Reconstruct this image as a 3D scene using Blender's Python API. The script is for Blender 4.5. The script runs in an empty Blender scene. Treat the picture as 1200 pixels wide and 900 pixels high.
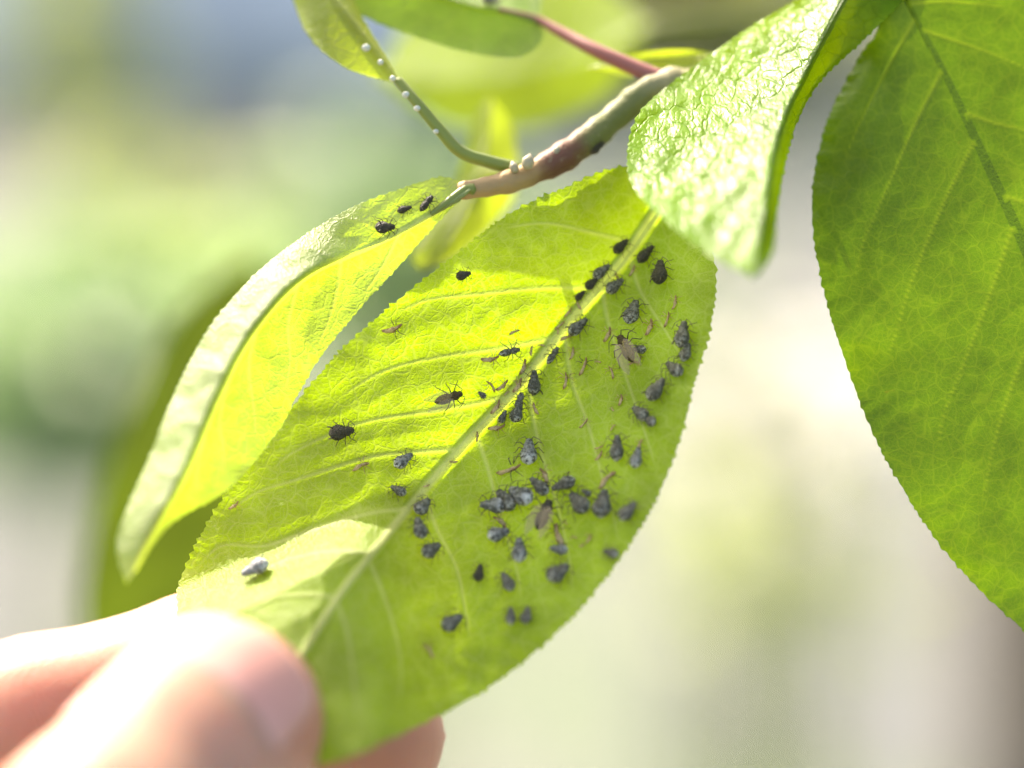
import bpy, math, random
import numpy as np
from mathutils import Matrix, Vector

random.seed(7)
rng = np.random.default_rng(7)
scene = bpy.context.scene
col = scene.collection

# ------------------------------------------------------------------ camera, sky, sun, exposure
PITCH = math.radians(15)
D0 = 0.255                               # metres from the lens to the plane in focus
RT = np.array([1.0, 0, 0])
FW = np.array([0, math.cos(PITCH), -math.sin(PITCH)])
UP = np.array([0, math.sin(PITCH), math.cos(PITCH)])
CAM = -D0 * FW
cam = bpy.data.cameras.new('camera')
cam_ob = bpy.data.objects.new('camera', cam)
col.objects.link(cam_ob)
cam_ob.location = CAM
cam_ob.rotation_euler = (math.pi / 2 - PITCH, 0, 0)
cam.lens = 100
cam.sensor_width = 36
cam.clip_start = 0.01
cam.clip_end = 500
cam.dof.use_dof = True
cam.dof.focus_distance = D0 - 0.0012
cam.dof.aperture_fstop = 6.6
scene.camera = cam_ob

SUN = -0.40 * RT + 0.82 * UP + 0.40 * FW      # towards the sun: high, to the left, a little behind the leaves
SUN /= np.linalg.norm(SUN)
world = bpy.data.worlds.new('World')
scene.world = world
world.use_nodes = True
wn = world.node_tree
sky = wn.nodes.new('ShaderNodeTexSky')
sky.sky_type = 'NISHITA'
sky.sun_disc = False
sky.sun_elevation = math.asin(SUN[2])
sky.sun_rotation = math.atan2(SUN[0], SUN[1])
sky.air_density = 0.7
sky.dust_density = 4.0
sky.ozone_density = 0.5
bg = wn.nodes['Background']
wn.links.new(sky.outputs[0], bg.inputs[0])
bg.inputs[1].default_value = 0.15
sl = bpy.data.lights.new('sun', 'SUN')
sl.energy = 3.0
sl.angle = math.radians(0.5)
sl.color = (1, 0.94, 0.83)
sun_ob = bpy.data.objects.new('sun', sl)
col.objects.link(sun_ob)
sun_ob.location = SUN * 5
sun_ob.rotation_euler = Vector(SUN).to_track_quat('Z', 'Y').to_euler()
vs = scene.view_settings
vs.view_transform = 'Standard'
vs.look = 'None'
vs.gamma = 1
vs.use_curve_mapping = False
vs.exposure = 2.2
vs.use_white_balance = True            # the camera's daylight setting, a little on the warm side
vs.white_balance_temperature = 7200
scene.cycles.use_denoising = True
scene.cycles.max_bounces = 10
scene.cycles.transparent_max_bounces = 16

GROUND = -1.25
Q = 0.0918 / 1200                         # metres per photo pixel in the plane of focus


def P(px, py, d=0.0):
    """a point d millimetres behind the plane of focus, seen at photo pixel px, py"""
    d = d * 0.001
    k = (D0 + d) / D0
    px = np.asarray(px, float); py = np.asarray(py, float); k = np.asarray(k, float)
    x = (px - 600) * Q * k
    y = (450 - py) * Q * k
    return x[..., None] * RT + y[..., None] * UP + np.asarray(d, float)[..., None] * FW


def P1(c):
    return P(np.array(c[0]), np.array(c[1]), np.array(c[2], float))


# ------------------------------------------------------------------ helpers
def tag(o, label=None, cat=None, group=None, kind=None):
    if label: o['label'] = label
    if cat: o['category'] = cat
    if group: o['group'] = group
    if kind: o['kind'] = kind
    return o


def link(name, me, parent=None, mat=None):
    o = bpy.data.objects.new(name, me)
    col.objects.link(o)
    if parent is not None:
        o.parent = parent
    if mat is not None and me is not None and not me.materials:
        me.materials.append(mat)
    return o


def empty(name, loc=(0, 0, 0)):
    o = bpy.data.objects.new(name, None)
    o.empty_display_size = 0.01
    col.objects.link(o)
    o.location = loc
    return o


def mesh(name, v, f, smooth=True):
    me = bpy.data.meshes.new(name)
    if isinstance(f, np.ndarray):
        v = np.asarray(v, np.float32); k = f.shape[1]
        me.vertices.add(len(v)); me.vertices.foreach_set('co', v.ravel())
        me.loops.add(f.size); me.loops.foreach_set('vertex_index', f.astype(np.int32).ravel())
        me.polygons.add(len(f)); me.polygons.foreach_set('loop_start', np.arange(0, f.size, k, dtype=np.int32))
        me.update(calc_edges=True)
    else:
        me.from_pydata([tuple(map(float, p)) for p in v], [], [tuple(map(int, q)) for q in f])
    if smooth:
        me.polygons.foreach_set('use_smooth', [True] * len(me.polygons))
    me.update()
    return me


def spline(pts, n):
    """centripetal-ish Catmull-Rom through pts, n samples even in screen length"""
    p = np.array(pts, float)
    p = np.vstack([2 * p[0] - p[1], p, 2 * p[-1] - p[-2]])
    out = []
    for i in range(1, len(p) - 2):
        t = np.linspace(0, 1, 24, endpoint=False)[:, None]
        a, b, c, d = p[i - 1], p[i], p[i + 1], p[i + 2]
        out.append(0.5 * (2 * b + (c - a) * t + (2 * a - 5 * b + 4 * c - d) * t ** 2 + (3 * b - a - 3 * c + d) * t ** 3))
    out.append(p[-2][None])
    o = np.vstack(out)
    s = np.r_[0, np.cumsum(np.linalg.norm(np.diff(o[:, :2], axis=0), axis=1))]
    q = np.linspace(0, s[-1], n)
    return np.stack([np.interp(q, s, o[:, k]) for k in range(o.shape[1])], 1)


def tube_arrays(pts, rad, sides=10, cap=True):
    pts = np.array(pts, float)
    n = len(pts)
    rad = np.broadcast_to(np.array(rad, float), (n,))
    tan = np.gradient(pts, axis=0)
    tan /= np.linalg.norm(tan, axis=1)[:, None] + 1e-12
    ref = np.array([0.31, -0.87, 0.4])
    u = np.cross(tan[0], ref); u /= np.linalg.norm(u)
    V, F = [], []
    for i in range(n):
        u = u - tan[i] * np.dot(u, tan[i]); u /= np.linalg.norm(u)
        w = np.cross(tan[i], u)
        for j in range(sides):
            a = 2 * math.pi * j / sides
            V.append(pts[i] + rad[i] * (math.cos(a) * u + math.sin(a) * w))
    for i in range(n - 1):
        for j in range(sides):
            k = (j + 1) % sides
            F.append((i * sides + j, i * sides + k, (i + 1) * sides + k, (i + 1) * sides + j))
    if cap:
        a, b = len(V), len(V) + 1
        V.append(pts[0] - tan[0] * rad[0] * .6); V.append(pts[-1] + tan[-1] * rad[-1] * .6)
        for j in range(sides):
            k = (j + 1) % sides
            F.append((a, k, j))
            F.append((b, (n - 1) * sides + j, (n - 1) * sides + k))
    return V, F


def tube(name, pts, rad, mat, parent=None, sides=10):
    V, F = tube_arrays(pts, rad, sides)
    return link(name, mesh(name, V, F), parent, mat)


# ------------------------------------------------------------------ materials
class NT:
    def __init__(s, name):
        s.m = bpy.data.materials.new(name)
        s.m.use_nodes = True
        s.t = s.m.node_tree
        s.t.nodes.clear()
        s.out = s.t.nodes.new('ShaderNodeOutputMaterial')

    def n(s, kind, **kw):
        nd = s.t.nodes.new('ShaderNode' + kind)
        for k, v in kw.items():
            if k in nd.inputs.keys() if isinstance(k, str) else False:
                s.set(nd, k, v)
            else:
                setattr(nd, k, v)
        return nd

    def set(s, nd, k, v):
        if hasattr(v, 'is_output'):
            s.t.links.new(v, nd.inputs[k])
        else:
            nd.inputs[k].default_value = v

    def math(s, op, a, b=0.0, clamp=False):
        nd = s.t.nodes.new('ShaderNodeMath'); nd.operation = op; nd.use_clamp = clamp
        s.set(nd, 0, a); s.set(nd, 1, b)
        return nd.outputs[0]

    def mix(s, f, a, b):
        nd = s.t.nodes.new('ShaderNodeMix'); nd.data_type = 'RGBA'
        s.set(nd, 0, f); s.set(nd, 6, a); s.set(nd, 7, b)
        return nd.outputs[2]

    def ramp(s, v, lo, hi, a=0.0, b=1.0):
        nd = s.t.nodes.new('ShaderNodeMapRange'); nd.interpolation_type = 'SMOOTHSTEP'
        s.set(nd, 0, v); s.set(nd, 1, lo); s.set(nd, 2, hi); s.set(nd, 3, a); s.set(nd, 4, b)
        return nd.outputs[0]

    def noise(s, vec, scale, detail=3.0, rough=0.55):
        nd = s.t.nodes.new('ShaderNodeTexNoise')
        if vec is not None: s.set(nd, 'Vector', vec)
        s.set(nd, 'Scale', scale); s.set(nd, 'Detail', detail); s.set(nd, 'Roughness', rough)
        return nd.outputs[0]

    def voro(s, vec, scale, feature='DISTANCE_TO_EDGE'):
        nd = s.t.nodes.new('ShaderNodeTexVoronoi'); nd.feature = feature
        s.set(nd, 'Vector', vec); s.set(nd, 'Scale', scale)
        return nd.outputs[0]

    def bump(s, h, dist, strength=1.0):
        nd = s.t.nodes.new('ShaderNodeBump')
        s.set(nd, 'Height', h); s.set(nd, 'Distance', dist); s.set(nd, 'Strength', strength)
        return nd.outputs[0]

    def obj(s):
        return s.t.nodes.new('ShaderNodeTexCoord').outputs['Object']

    def uv(s):
        return s.t.nodes.new('ShaderNodeTexCoord').outputs['UV']

    def attr(s, name):
        nd = s.t.nodes.new('ShaderNodeAttribute'); nd.attribute_name = name
        return nd.outputs['Fac']

    def bsdf(s, **kw):
        nd = s.t.nodes.new('ShaderNodeBsdfPrincipled')
        for k, v in kw.items():
            s.set(nd, k.replace('_', ' '), v)
        return nd

    def done(s, sh):
        s.t.links.new(sh, s.out.inputs[0])
        return s.m


def rgb(r, g, b):
    return (r, g, b, 1)


def leaf_mat(name, refl, vein, trans, trans_vein, fac, rough=0.45, cell=1.9, net=0.5, net2=.25, bumpd=0.00012, coat=0.0,
             sheen_bump=0.0, vein_up=1.0, grainscale=14, blotch=None, spec=0.5):
    """thin leaf: reflected and transmitted light; UVs are millimetres on the blade"""
    t = NT(name)
    uv = t.uv()
    wob = t.n('VectorMath', operation='ADD')
    nz = t.t.nodes.new('ShaderNodeTexNoise'); t.set(nz, 'Vector', uv); t.set(nz, 'Scale', 0.7); t.set(nz, 'Detail', 2.0)
    sc = t.n('VectorMath', operation='SCALE'); t.set(sc, 0, nz.outputs['Color']); sc.inputs['Scale'].default_value = 0.9
    t.set(wob, 0, uv); t.set(wob, 1, sc.outputs[0])
    v1 = t.ramp(t.voro(wob.outputs[0], 1 / cell), 0.0, 0.085, 1, 0)
    v2 = t.ramp(t.voro(wob.outputs[0], 3.1 / cell), 0.0, 0.14, 1, 0)
    net_ = t.math('MAXIMUM', t.math('MULTIPLY', v1, net), t.math('MULTIPLY', v2, net2))
    main = t.attr('vein')
    m = t.math('MAXIMUM', main, net_, True)
    big = t.noise(uv, 0.16, 4)
    fine = t.noise(uv, grainscale, 2)
    var = t.math('MULTIPLY', t.ramp(big, .3, .7, 0.8, 1.18), t.ramp(fine, .3, .7, .9, 1.1))

    def scale(c):
        nd = t.n('VectorMath', operation='SCALE'); t.set(nd, 0, c); t.set(nd, 'Scale', var)
        return nd.outputs[0]
    rc, tc = t.mix(m, rgb(*refl), rgb(*vein)), t.mix(m, rgb(*trans), rgb(*trans_vein))
    if blotch:
        bm = t.math('MULTIPLY', t.ramp(t.noise(uv, .33, 3, .6), .69, .76), .8)
        rc = t.mix(bm, rc, rgb(*blotch)); tc = t.mix(bm, tc, rgb(*blotch))
    rc, tc = scale(rc), scale(tc)
    h = t.math('ADD', t.math('MULTIPLY', net_, vein_up), t.math('MULTIPLY', t.noise(uv, 3.5, 3), 0.4 if sheen_bump else 0.8))
    if sheen_bump:
        h = t.math('ADD', h, t.math('MULTIPLY', t.noise(uv, .8, 2.2, .5), sheen_bump))
    nrm = t.bump(h, bumpd)
    p = t.bsdf(Base_Color=rc, Roughness=rough, Normal=nrm)
    p.inputs['Specular IOR Level'].default_value = spec
    if coat:
        p.inputs['Coat Weight'].default_value = coat
        p.inputs['Coat Roughness'].default_value = 0.12
        t.t.links.new(nrm, p.inputs['Coat Normal'])
    tr = t.n('BsdfTranslucent'); t.set(tr, 'Color', tc); t.set(tr, 'Normal', nrm)
    mx = t.n('MixShader'); t.set(mx, 0, fac); t.set(mx, 1, p.outputs[0]); t.set(mx, 2, tr.outputs[0])
    return t.done(mx.outputs[0])


MAT = {}
MAT['leaf_main'] = leaf_mat('young_leaf_underside', (.26, .375, .035), (.55, .59, .25), (.245, .36, .0004), (.36, .43, .06), .56,
                            rough=.5, cell=1.5, net=.25, net2=.16, bumpd=.00010, vein_up=1.3, spec=.25)
MAT['leaf_fold'] = leaf_mat('young_leaf_folded', (.38, .47, .18), (.40, .48, .2), (.24, .345, .002), (.36, .43, .05), .58,
                            rough=.45, cell=1.6, net=.28, net2=.16, bumpd=.00016)
MAT['leaf_gloss'] = leaf_mat('glossy_leaf_upper_side', (.10, .21, .008), (.05, .13, .004), (.42, .54, .006), (.25, .38, .01), .42,
                             rough=.30, cell=1.7, net=.35, net2=.1, bumpd=.00009, sheen_bump=2.6, vein_up=-1.6, spec=.10)
MAT['leaf_right'] = leaf_mat('mature_leaf', (.035, .085, .004), (.10, .16, .015), (.078, .150, .0003), (.17, .24, .004), .58,
                             rough=.5, cell=1.5, net=.32, net2=.2, bumpd=.00003, vein_up=-.6, blotch=(.11, .10, .004))
MAT['rib_dark'] = leaf_mat('mature_leaf_midrib', (.04, .08, .004), (.04, .08, .004), (.058, .11, .0006), (.058, .11, .0006), .55, net=.1, net2=.1)
MAT['rib_gloss'] = leaf_mat('glossy_leaf_midrib', (.04, .10, .004), (.04, .10, .004), (.2, .3, .004), (.2, .3, .004), .4, spec=.2, net=.1, net2=.1)
MAT['leaf_top'] = leaf_mat('top_leaf_underside', (.15, .26, .045), (.22, .31, .07), (.24, .38, .008), (.28, .4, .02), .55)  # the top leaf's own green, underside towards the camera
MAT['leaf_yellow'] = leaf_mat('yellow_green_leaf', (.26, .33, .06), (.32, .36, .08), (.29, .37, .012), (.3, .36, .03), .58)
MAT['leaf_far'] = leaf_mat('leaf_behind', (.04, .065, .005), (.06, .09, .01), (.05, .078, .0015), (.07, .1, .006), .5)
MAT['leaf_glow'] = leaf_mat('leaf_behind_bright', (.17, .27, .03), (.2, .29, .03), (.44, .56, .006), (.42, .54, .01), .6)


def vein_mat(name, c, tc, fac=.35):
    t = NT(name)
    v = t.noise(t.obj(), 900, 2)
    p = t.bsdf(Base_Color=t.mix(v, rgb(*[x * .85 for x in c]), rgb(*c)), Roughness=.42)
    tr = t.n('BsdfTranslucent'); t.set(tr, 'Color', rgb(*tc))
    mx = t.n('MixShader'); t.set(mx, 0, fac); t.set(mx, 1, p.outputs[0]); t.set(mx, 2, tr.outputs[0])
    return t.done(mx.outputs[0])


MAT['vein'] = vein_mat('pale_vein', (.40, .50, .14), (.42, .52, .06))
MAT['vein_dark'] = vein_mat('dark_midrib', (.10, .17, .02), (.2, .3, .02))
MAT['vein_right'] = vein_mat('mature_leaf_vein', (.26, .38, .06), (.34, .46, .04))
MAT['stalk'] = vein_mat('green_stalk', (.22, .27, .05), (.3, .34, .03), .3)
MAT['stalk_red'] = vein_mat('red_stalk', (.30, .10, .07), (.3, .1, .05), .15)


def twig_mat():
    t = NT('twig_bark')
    o = t.obj()
    sep = t.n('SeparateXYZ'); t.set(sep, 0, o)
    x = t.math('ADD', sep.outputs[0], t.math('MULTIPLY', t.math('SUBTRACT', t.noise(o, 300, 2), .5), .004))
    a = t.mix(t.ramp(x, .0005, .0035), rgb(.34, .22, .09), rgb(.13, .055, .03))
    b = t.mix(t.ramp(x, .0050, .0085), a, rgb(.13, .14, .04))
    c = t.mix(t.ramp(x, .0105, .0135), b, rgb(.22, .20, .09))
    c = t.mix(t.ramp(x, .03, .06), c, rgb(.13, .09, .06))
    c = t.mix(t.ramp(t.noise(o, 1500, 2), .6, .72, 0, .3), c, rgb(.3, .25, .13))
    p = t.bsdf(Base_Color=c, Roughness=.55, Normal=t.bump(t.noise(o, 1300, 3), .0002, .7))
    p.inputs['Specular IOR Level'].default_value = .25
    return t.done(p.outputs[0])


MAT['twig'] = twig_mat()
MAT['bud'] = vein_mat('pale_bud', (.42, .38, .24), (.4, .36, .18), .3)


def simple(name, c, c2=None, rough=.7, scale=30, bumpd=0.0, spec=.4, detail=4, lo=.35, hi=.65):
    t = NT(name)
    n = t.noise(t.obj(), scale, detail)
    kw = dict(Base_Color=t.mix(t.ramp(n, lo, hi), rgb(*c), rgb(*(c2 or c))), Roughness=rough)
    if bumpd: kw['Normal'] = t.bump(n, bumpd)
    p = t.bsdf(**kw)
    p.inputs['Specular IOR Level'].default_value = spec
    return t.done(p.outputs[0])


MAT['bark'] = simple('trunk_bark', (.10, .075, .055), (.2, .16, .12), .85, 40, .004)


def aphid_mat(name, dark, pale, amount, lo=.52, hi=.66):
    t = NT(name)
    o = t.obj()
    oi = t.n('ObjectInfo')
    off = t.n('VectorMath', operation='ADD'); t.set(off, 0, o); t.set(off, 1, oi.outputs['Location'])
    sc = t.n('VectorMath', operation='MULTIPLY_ADD')
    t.set(sc, 0, oi.outputs['Location']); sc.inputs[1].default_value = (997, 997, 997); t.set(sc, 2, o)
    n = t.noise(sc.outputs[0], 6.5, 4, .7)
    n2 = t.noise(sc.outputs[0], 14, 2)
    sep = t.n('SeparateXYZ'); t.set(sep, 0, o)
    # waxy rim round the rear of the abdomen, broken up by noise
    rear = t.ramp(sep.outputs[0], -.46, -.12, 1.0, 0.25)
    w = t.math('MULTIPLY', t.ramp(n, lo, hi), t.math('MULTIPLY', rear, amount), True)
    c = t.mix(w, t.mix(t.ramp(n2, .35, .65), rgb(*[q * .6 for q in dark]), rgb(*dark)), rgb(*pale))
    p = t.bsdf(Base_Color=c, Roughness=.5, Normal=t.bump(t.math('ADD', n, t.math('MULTIPLY', n2, .5)), .045, .5))
    p.inputs['Specular IOR Level'].default_value = .35
    return t.done(p.outputs[0])


MAT['aphid_grey'] = aphid_mat('aphid_slate', (.105, .10, .068), (.55, .53, .42), 1.0, .47, .58)
MAT['aphid_black'] = aphid_mat('aphid_black', (.06, .052, .032), (.22, .19, .11), .7)
MAT['aphid_wax'] = aphid_mat('aphid_waxy', (.105, .105, .08), (.66, .65, .57), 1.3, .42, .56)
MAT['aphid_pale'] = aphid_mat('aphid_pale', (.26, .27, .28), (.7, .7, .7), 1.3, .4, .6)
MAT['aphid_brown'] = aphid_mat('aphid_brown', (.085, .055, .02), (.3, .21, .08), .9)
MAT['leg'] = simple('insect_leg', (.10, .075, .03), (.035, .03, .018), .5, 6)
t = NT('shed_skin')
n = t.noise(t.obj(), 5, 3)
p = t.bsdf(Base_Color=t.mix(t.ramp(n, .4, .62), rgb(.62, .47, .22), rgb(.28, .16, .06)), Roughness=.6)
tr = t.n('BsdfTranslucent'); t.set(tr, 'Color', rgb(.5, .36, .18))
mx = t.n('MixShader'); t.set(mx, 0, .35); t.set(mx, 1, p.outputs[0]); t.set(mx, 2, tr.outputs[0])
MAT['husk'] = t.done(mx.outputs[0])
t = NT('insect_wing')
p = t.bsdf(Base_Color=rgb(.32, .24, .12), Roughness=.25, Alpha=.45)
MAT['wing'] = t.done(p.outputs[0])
t = NT('droplet')
p = t.bsdf(Base_Color=rgb(.62, .64, .50), Roughness=.2)
p.inputs['Transmission Weight'].default_value = .25
MAT['drop'] = t.done(p.outputs[0])


def skin_mat():
    t = NT('skin')
    o = t.obj()
    n = t.noise(o, 90, 4)
    red = t.attr('shade_glow')  # mask for the reddish glow of shaded skin, painted into the colour
    c = t.mix(t.ramp(n, .3, .7), rgb(.36, .20, .135), rgb(.42, .25, .17))
    c = t.mix(red, c, rgb(.46, .17, .12))
    w = t.t.nodes.new('ShaderNodeTexWave')
    t.set(w, 'Vector', t.attr_vec('along') if hasattr(t, 'attr_vec') else o)
    w.wave_type = 'BANDS'; w.bands_direction = 'X'
    t.set(w, 'Scale', 260.0); t.set(w, 'Distortion', 9.0); t.set(w, 'Detail', 2.0); t.set(w, 'Detail Scale', 2.0)
    h = t.math('ADD', t.math('MULTIPLY', w.outputs[1], .45), t.noise(o, 1100, 3))
    p = t.bsdf(Base_Color=c, Roughness=.42, Normal=t.bump(h, .000022, .8))
    p.inputs['Specular IOR Level'].default_value = .22
    p.inputs['Subsurface Weight'].default_value = .85
    p.inputs['Subsurface Radius'].default_value = (1.0, .38, .22)
    p.inputs['Subsurface Scale'].default_value = .010
    return t.done(p.outputs[0])


MAT['skin'] = skin_mat()
t = NT('nail')
p = t.bsdf(Base_Color=t.mix(t.ramp(t.noise(t.obj(), 160, 2), .35, .65), rgb(.50, .25, .20), rgb(.55, .30, .24)), Roughness=.42)
p.inputs['Specular IOR Level'].default_value = .2
MAT['nail'] = t.done(p.outputs[0])

# ------------------------------------------------------------------ the garden behind, far out of focus
def at_ground(px, py):
    dirv = FW + (px - 600) * Q / D0 * RT + (450 - py) * Q / D0 * UP
    k = (GROUND - CAM[2]) / dirv[2]
    return CAM + dirv * k


def at_dist(px, py, dist):
    dirv = FW + (px - 600) * Q / D0 * RT + (450 - py) * Q / D0 * UP
    return CAM + dirv * dist


t = NT('dry_lawn')
o = t.obj()
n1 = t.noise(o, .9, 5); n2 = t.noise(o, 7, 3); n3 = t.noise(o, 60, 3)
c = t.mix(t.ramp(n1, .40, .60), rgb(.09, .12, .07), rgb(.12, .128, .105))
c = t.mix(t.ramp(n2, .5, .7, 0, .5), c, rgb(.12, .17, .07))
c = t.mix(t.ramp(n3, .4, .7, 0, .35), c, rgb(.19, .185, .155))
MAT['lawn'] = t.done(t.bsdf(Base_Color=c, Roughness=.9, Normal=t.bump(n3, .02)).outputs[0])
MAT['gravel'] = simple('pale_gravel', (.070, .075, .072), (.096, .102, .098), .9, 45, .01)
MAT['slab'] = simple('concrete_slab', (.16, .155, .14), (.19, .185, .17), .85, 9)
MAT['blue'] = simple('blue_grey_paint', (.80, .79, .77), (.86, .85, .82), .6, 3)
MAT['roof'] = simple('grey_roofing', (.62, .62, .62), (.70, .70, .69), .7, 4)


def flat(name, pts, z, mat):
    me = mesh(name, [(x, y, z) for x, y in pts], [tuple(range(len(pts)))], False)
    return tag(link(name, me, None, mat), kind='structure')


flat('ground', [(-120, -60), (120, -60), (120, 260), (-120, 260)], GROUND, MAT['lawn'])


def strip_on_ground(name, px_pts, z, mat):
    pts = [at_ground(*q)[:2] for q in px_pts]
    return flat(name, pts, GROUND + z, mat)


strip_on_ground('gravel_path', [(760, 900), (1300, 980), (1350, 480), (1240, 200), (860, 250), (800, 480)], .004, MAT['gravel'])
strip_on_ground('paving', [(-300, 300), (330, 205), (360, 150), (-300, 160)], .004, MAT['slab'])
strip_on_ground('gravel_bed', [(-300, 1000), (90, 900), (90, 520), (-300, 520)], .004, MAT['gravel'])


def leafcard():
    return [(0, 0, 0), (.32, .25, .05), (.7, .22, .04), (1, 0, -.06), (.7, -.22, .04), (.32, -.25, .05), (.5, 0, -.02)], \
           [(0, 1, 6), (1, 2, 6), (2, 3, 6), (3, 4, 6), (4, 5, 6), (5, 0, 6)]


def foliage_arrays(center, rad, n, size, r=random):
    V, F = [], []
    cv, cf = leafcard()
    for i in range(n):
        d = np.array([r.gauss(0, 1) for _ in range(3)]); d /= np.linalg.norm(d)
        p = np.array(center) + d * np.array(rad) * (r.random() ** .45) * r.uniform(.75, 1.08)
        rot = Matrix.Rotation(r.uniform(0, 6.28), 3, 'Z') @ Matrix.Rotation(r.gauss(0, .6), 3, 'X') @ Matrix.Rotation(r.gauss(.2, .5), 3, 'Y')
        s = size * r.uniform(.6, 1.25)
        b = len(V)
        for q in cv:
            w = rot @ Vector(q)
            V.append((p[0] + w.x * s, p[1] + w.y * s, p[2] + w.z * s))
        F += [tuple(b + k for k in f) for f in cf]
    return V, F


def foliage_mat(name, c, tc):
    t = NT(name)
    n = t.noise(t.obj(), 9, 3)
    k = t.mix(t.ramp(n, .35, .65), rgb(*[x * .7 for x in c]), rgb(*[min(1, x * 1.25) for x in c]))
    p = t.bsdf(Base_Color=k, Roughness=.45)
    tr = t.n('BsdfTranslucent'); t.set(tr, 'Color', rgb(*tc))
    mx = t.n('MixShader'); t.set(mx, 0, .45); t.set(mx, 1, p.outputs[0]); t.set(mx, 2, tr.outputs[0])
    return t.done(mx.outputs[0])


MAT['bush_green'] = foliage_mat('bush_leaves', (.25, .36, .18), (.30, .44, .16))
MAT['bush_light'] = foliage_mat('light_bush_leaves', (.31, .36, .14), (.40, .46, .12))
MAT['bush_dark'] = foliage_mat('dark_bush_leaves', (.15, .17, .05), (.2, .22, .04))
MAT['petal'] = foliage_mat('white_petals', (.78, .76, .72), (.7, .68, .62))


def bush(name, px, py, dist, rad, n, size, mat, label, cat='shrub', flowers=0, group=None):
    c = at_dist(px, py, dist)
    base = (c[0], c[1], GROUND)
    root = empty(name, base)
    tag(root, label, cat, group)
    V, F = foliage_arrays((0, 0, c[2] - GROUND), rad, n, size)
    link('foliage', mesh('foliage', V, F, False), root, mat)
    for i in range(4):
        a = i * 1.57 + .4
        top = (math.cos(a) * rad[0] * .45, math.sin(a) * rad[1] * .45, c[2] - GROUND + rad[2] * .2)
        tube('stem', [(math.cos(a) * .012, math.sin(a) * .012, 0), (top[0] * .5, top[1] * .5, top[2] * .55), top],
             [.004, .003, .002], MAT['stalk'], root, 6)
    if flowers:
        V, F = foliage_arrays((0, 0, c[2] - GROUND), (rad[0] * 1.05, rad[1] * 1.05, rad[2] * 1.05), flowers, .028)
        link('blossom', mesh('blossom', V, F, False), root, MAT['petal'])
    return root


bush('shrub', 70, 430, 1.9, (.11, .11, .10), 260, .06, MAT['bush_green'], 'rounded green shrub blurred beyond the narrow folded leaf')
bush('shrub', 200, 265, 2.6, (.11, .11, .06), 130, .07, MAT['bush_light'], 'pale yellow-green shrub blurred behind the rounded green shrub')
bush('shrub', 92, 40, 4.5, (.09, .09, .30), 300, .07, MAT['bush_light'], 'tall slim light green shrub in front of the blue-grey shed')
bush('shrub', 460, 300, 2.2, (.12, .12, .11), 260, .06, MAT['bush_green'], 'broad green shrub blurred in the gap above the large leaf')
bush('shrub', 845, -10, 2.6, (.18, .18, .10), 360, .06, MAT['bush_dark'], 'dark green shrub blurred above the red leaf stalk')
bush('shrub', 905, 660, 1.6, (.08, .08, .05), 46, .04, MAT['bush_light'], 'low sparse green plant blurred below the white blossoms')
bush('blossom_shrub', 930, 480, 1.1, (.045, .05, .04), 16, .03, MAT['bush_light'],
     'small shrub with white blossoms blurred between the large leaf and the dark leaf', 'shrub', 64)

# blue-grey shed, upper left, far off
sh = at_ground(150, 110)
shed = empty('garden_shed', (sh[0], sh[1] + .6, GROUND))
tag(shed, 'blurred blue-grey shed at the far end of the garden', 'shed')


def box(name, lo, hi, mat, parent):
    x0, y0, z0 = lo; x1, y1, z1 = hi
    v = [(x0, y0, z0), (x1, y0, z0), (x1, y1, z0), (x0, y1, z0), (x0, y0, z1), (x1, y0, z1), (x1, y1, z1), (x0, y1, z1)]
    f = [(0, 3, 2, 1), (4, 5, 6, 7), (0, 1, 5, 4), (1, 2, 6, 5), (2, 3, 7, 6), (3, 0, 4, 7)]
    return link(name, mesh(name, v, f, False), parent, mat)


box('wall', (-1.6, 0, 0), (1.5, 2.0, 2.1), MAT['blue'], shed)
v = [(-1.8, -.2, 2.1), (1.7, -.2, 2.1), (1.7, 1.0, 2.8), (-1.8, 1.0, 2.8), (-1.8, 2.2, 2.1), (1.7, 2.2, 2.1)]
link('roof', mesh('roof', v, [(0, 1, 2, 3), (3, 2, 5, 4), (0, 3, 4), (1, 5, 2)], False), shed, MAT['roof'])
box('door', (-.4, -.03, .03), (.45, .0, 1.9), MAT['roof'], shed)

# post or trunk far right, brownish
tp = at_dist(1240, 800, 1.5)
tr_ = empty('tree', (tp[0], tp[1], GROUND))
tag(tr_, 'brown tree trunk blurred below the dark leaf', 'tree')
tube('trunk', [(0, 0, 0), (.01, 0, .5), (-.01, .02, 1.0), (.12, -.05, 1.5), (.7, -.4, 2.3)], [.06, .045, .04, .036, .03], MAT['bark'], tr_, 12)
V, F = foliage_arrays((.75, -.45, 2.4), (.5, .5, .4), 400, .09)
link('crown', mesh('crown', V, F, False), tr_, MAT['bush_dark'])

# ------------------------------------------------------------------ leaves
plant = empty('young_tree', (0.42, 0.30, GROUND))
tag(plant, 'young tree branch with bright green serrated leaves, one covered in aphids', 'tree')
PINV = Matrix.Translation((-0.42, -0.30, -GROUND))
PLOC = np.array([0.42, 0.30, GROUND])


PARENT = plant


class Surf:
    pass


def seg_dist(xy, line):
    """distance of every point to a polyline and the fraction along it"""
    best = np.full(len(xy), 1e9); frac = np.zeros(len(xy))
    line = np.array(line, float)[:, :2]
    n = len(line) - 1
    for i in range(n):
        a, b = line[i], line[i + 1]
        ab = b - a
        t = np.clip(((xy - a) @ ab) / (ab @ ab + 1e-9), 0, 1)
        d = np.linalg.norm(xy - a - t[:, None] * ab, axis=1)
        m = d < best
        best[m] = d[m]; frac[m] = (i + t[m]) / n
    return best, frac


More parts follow.
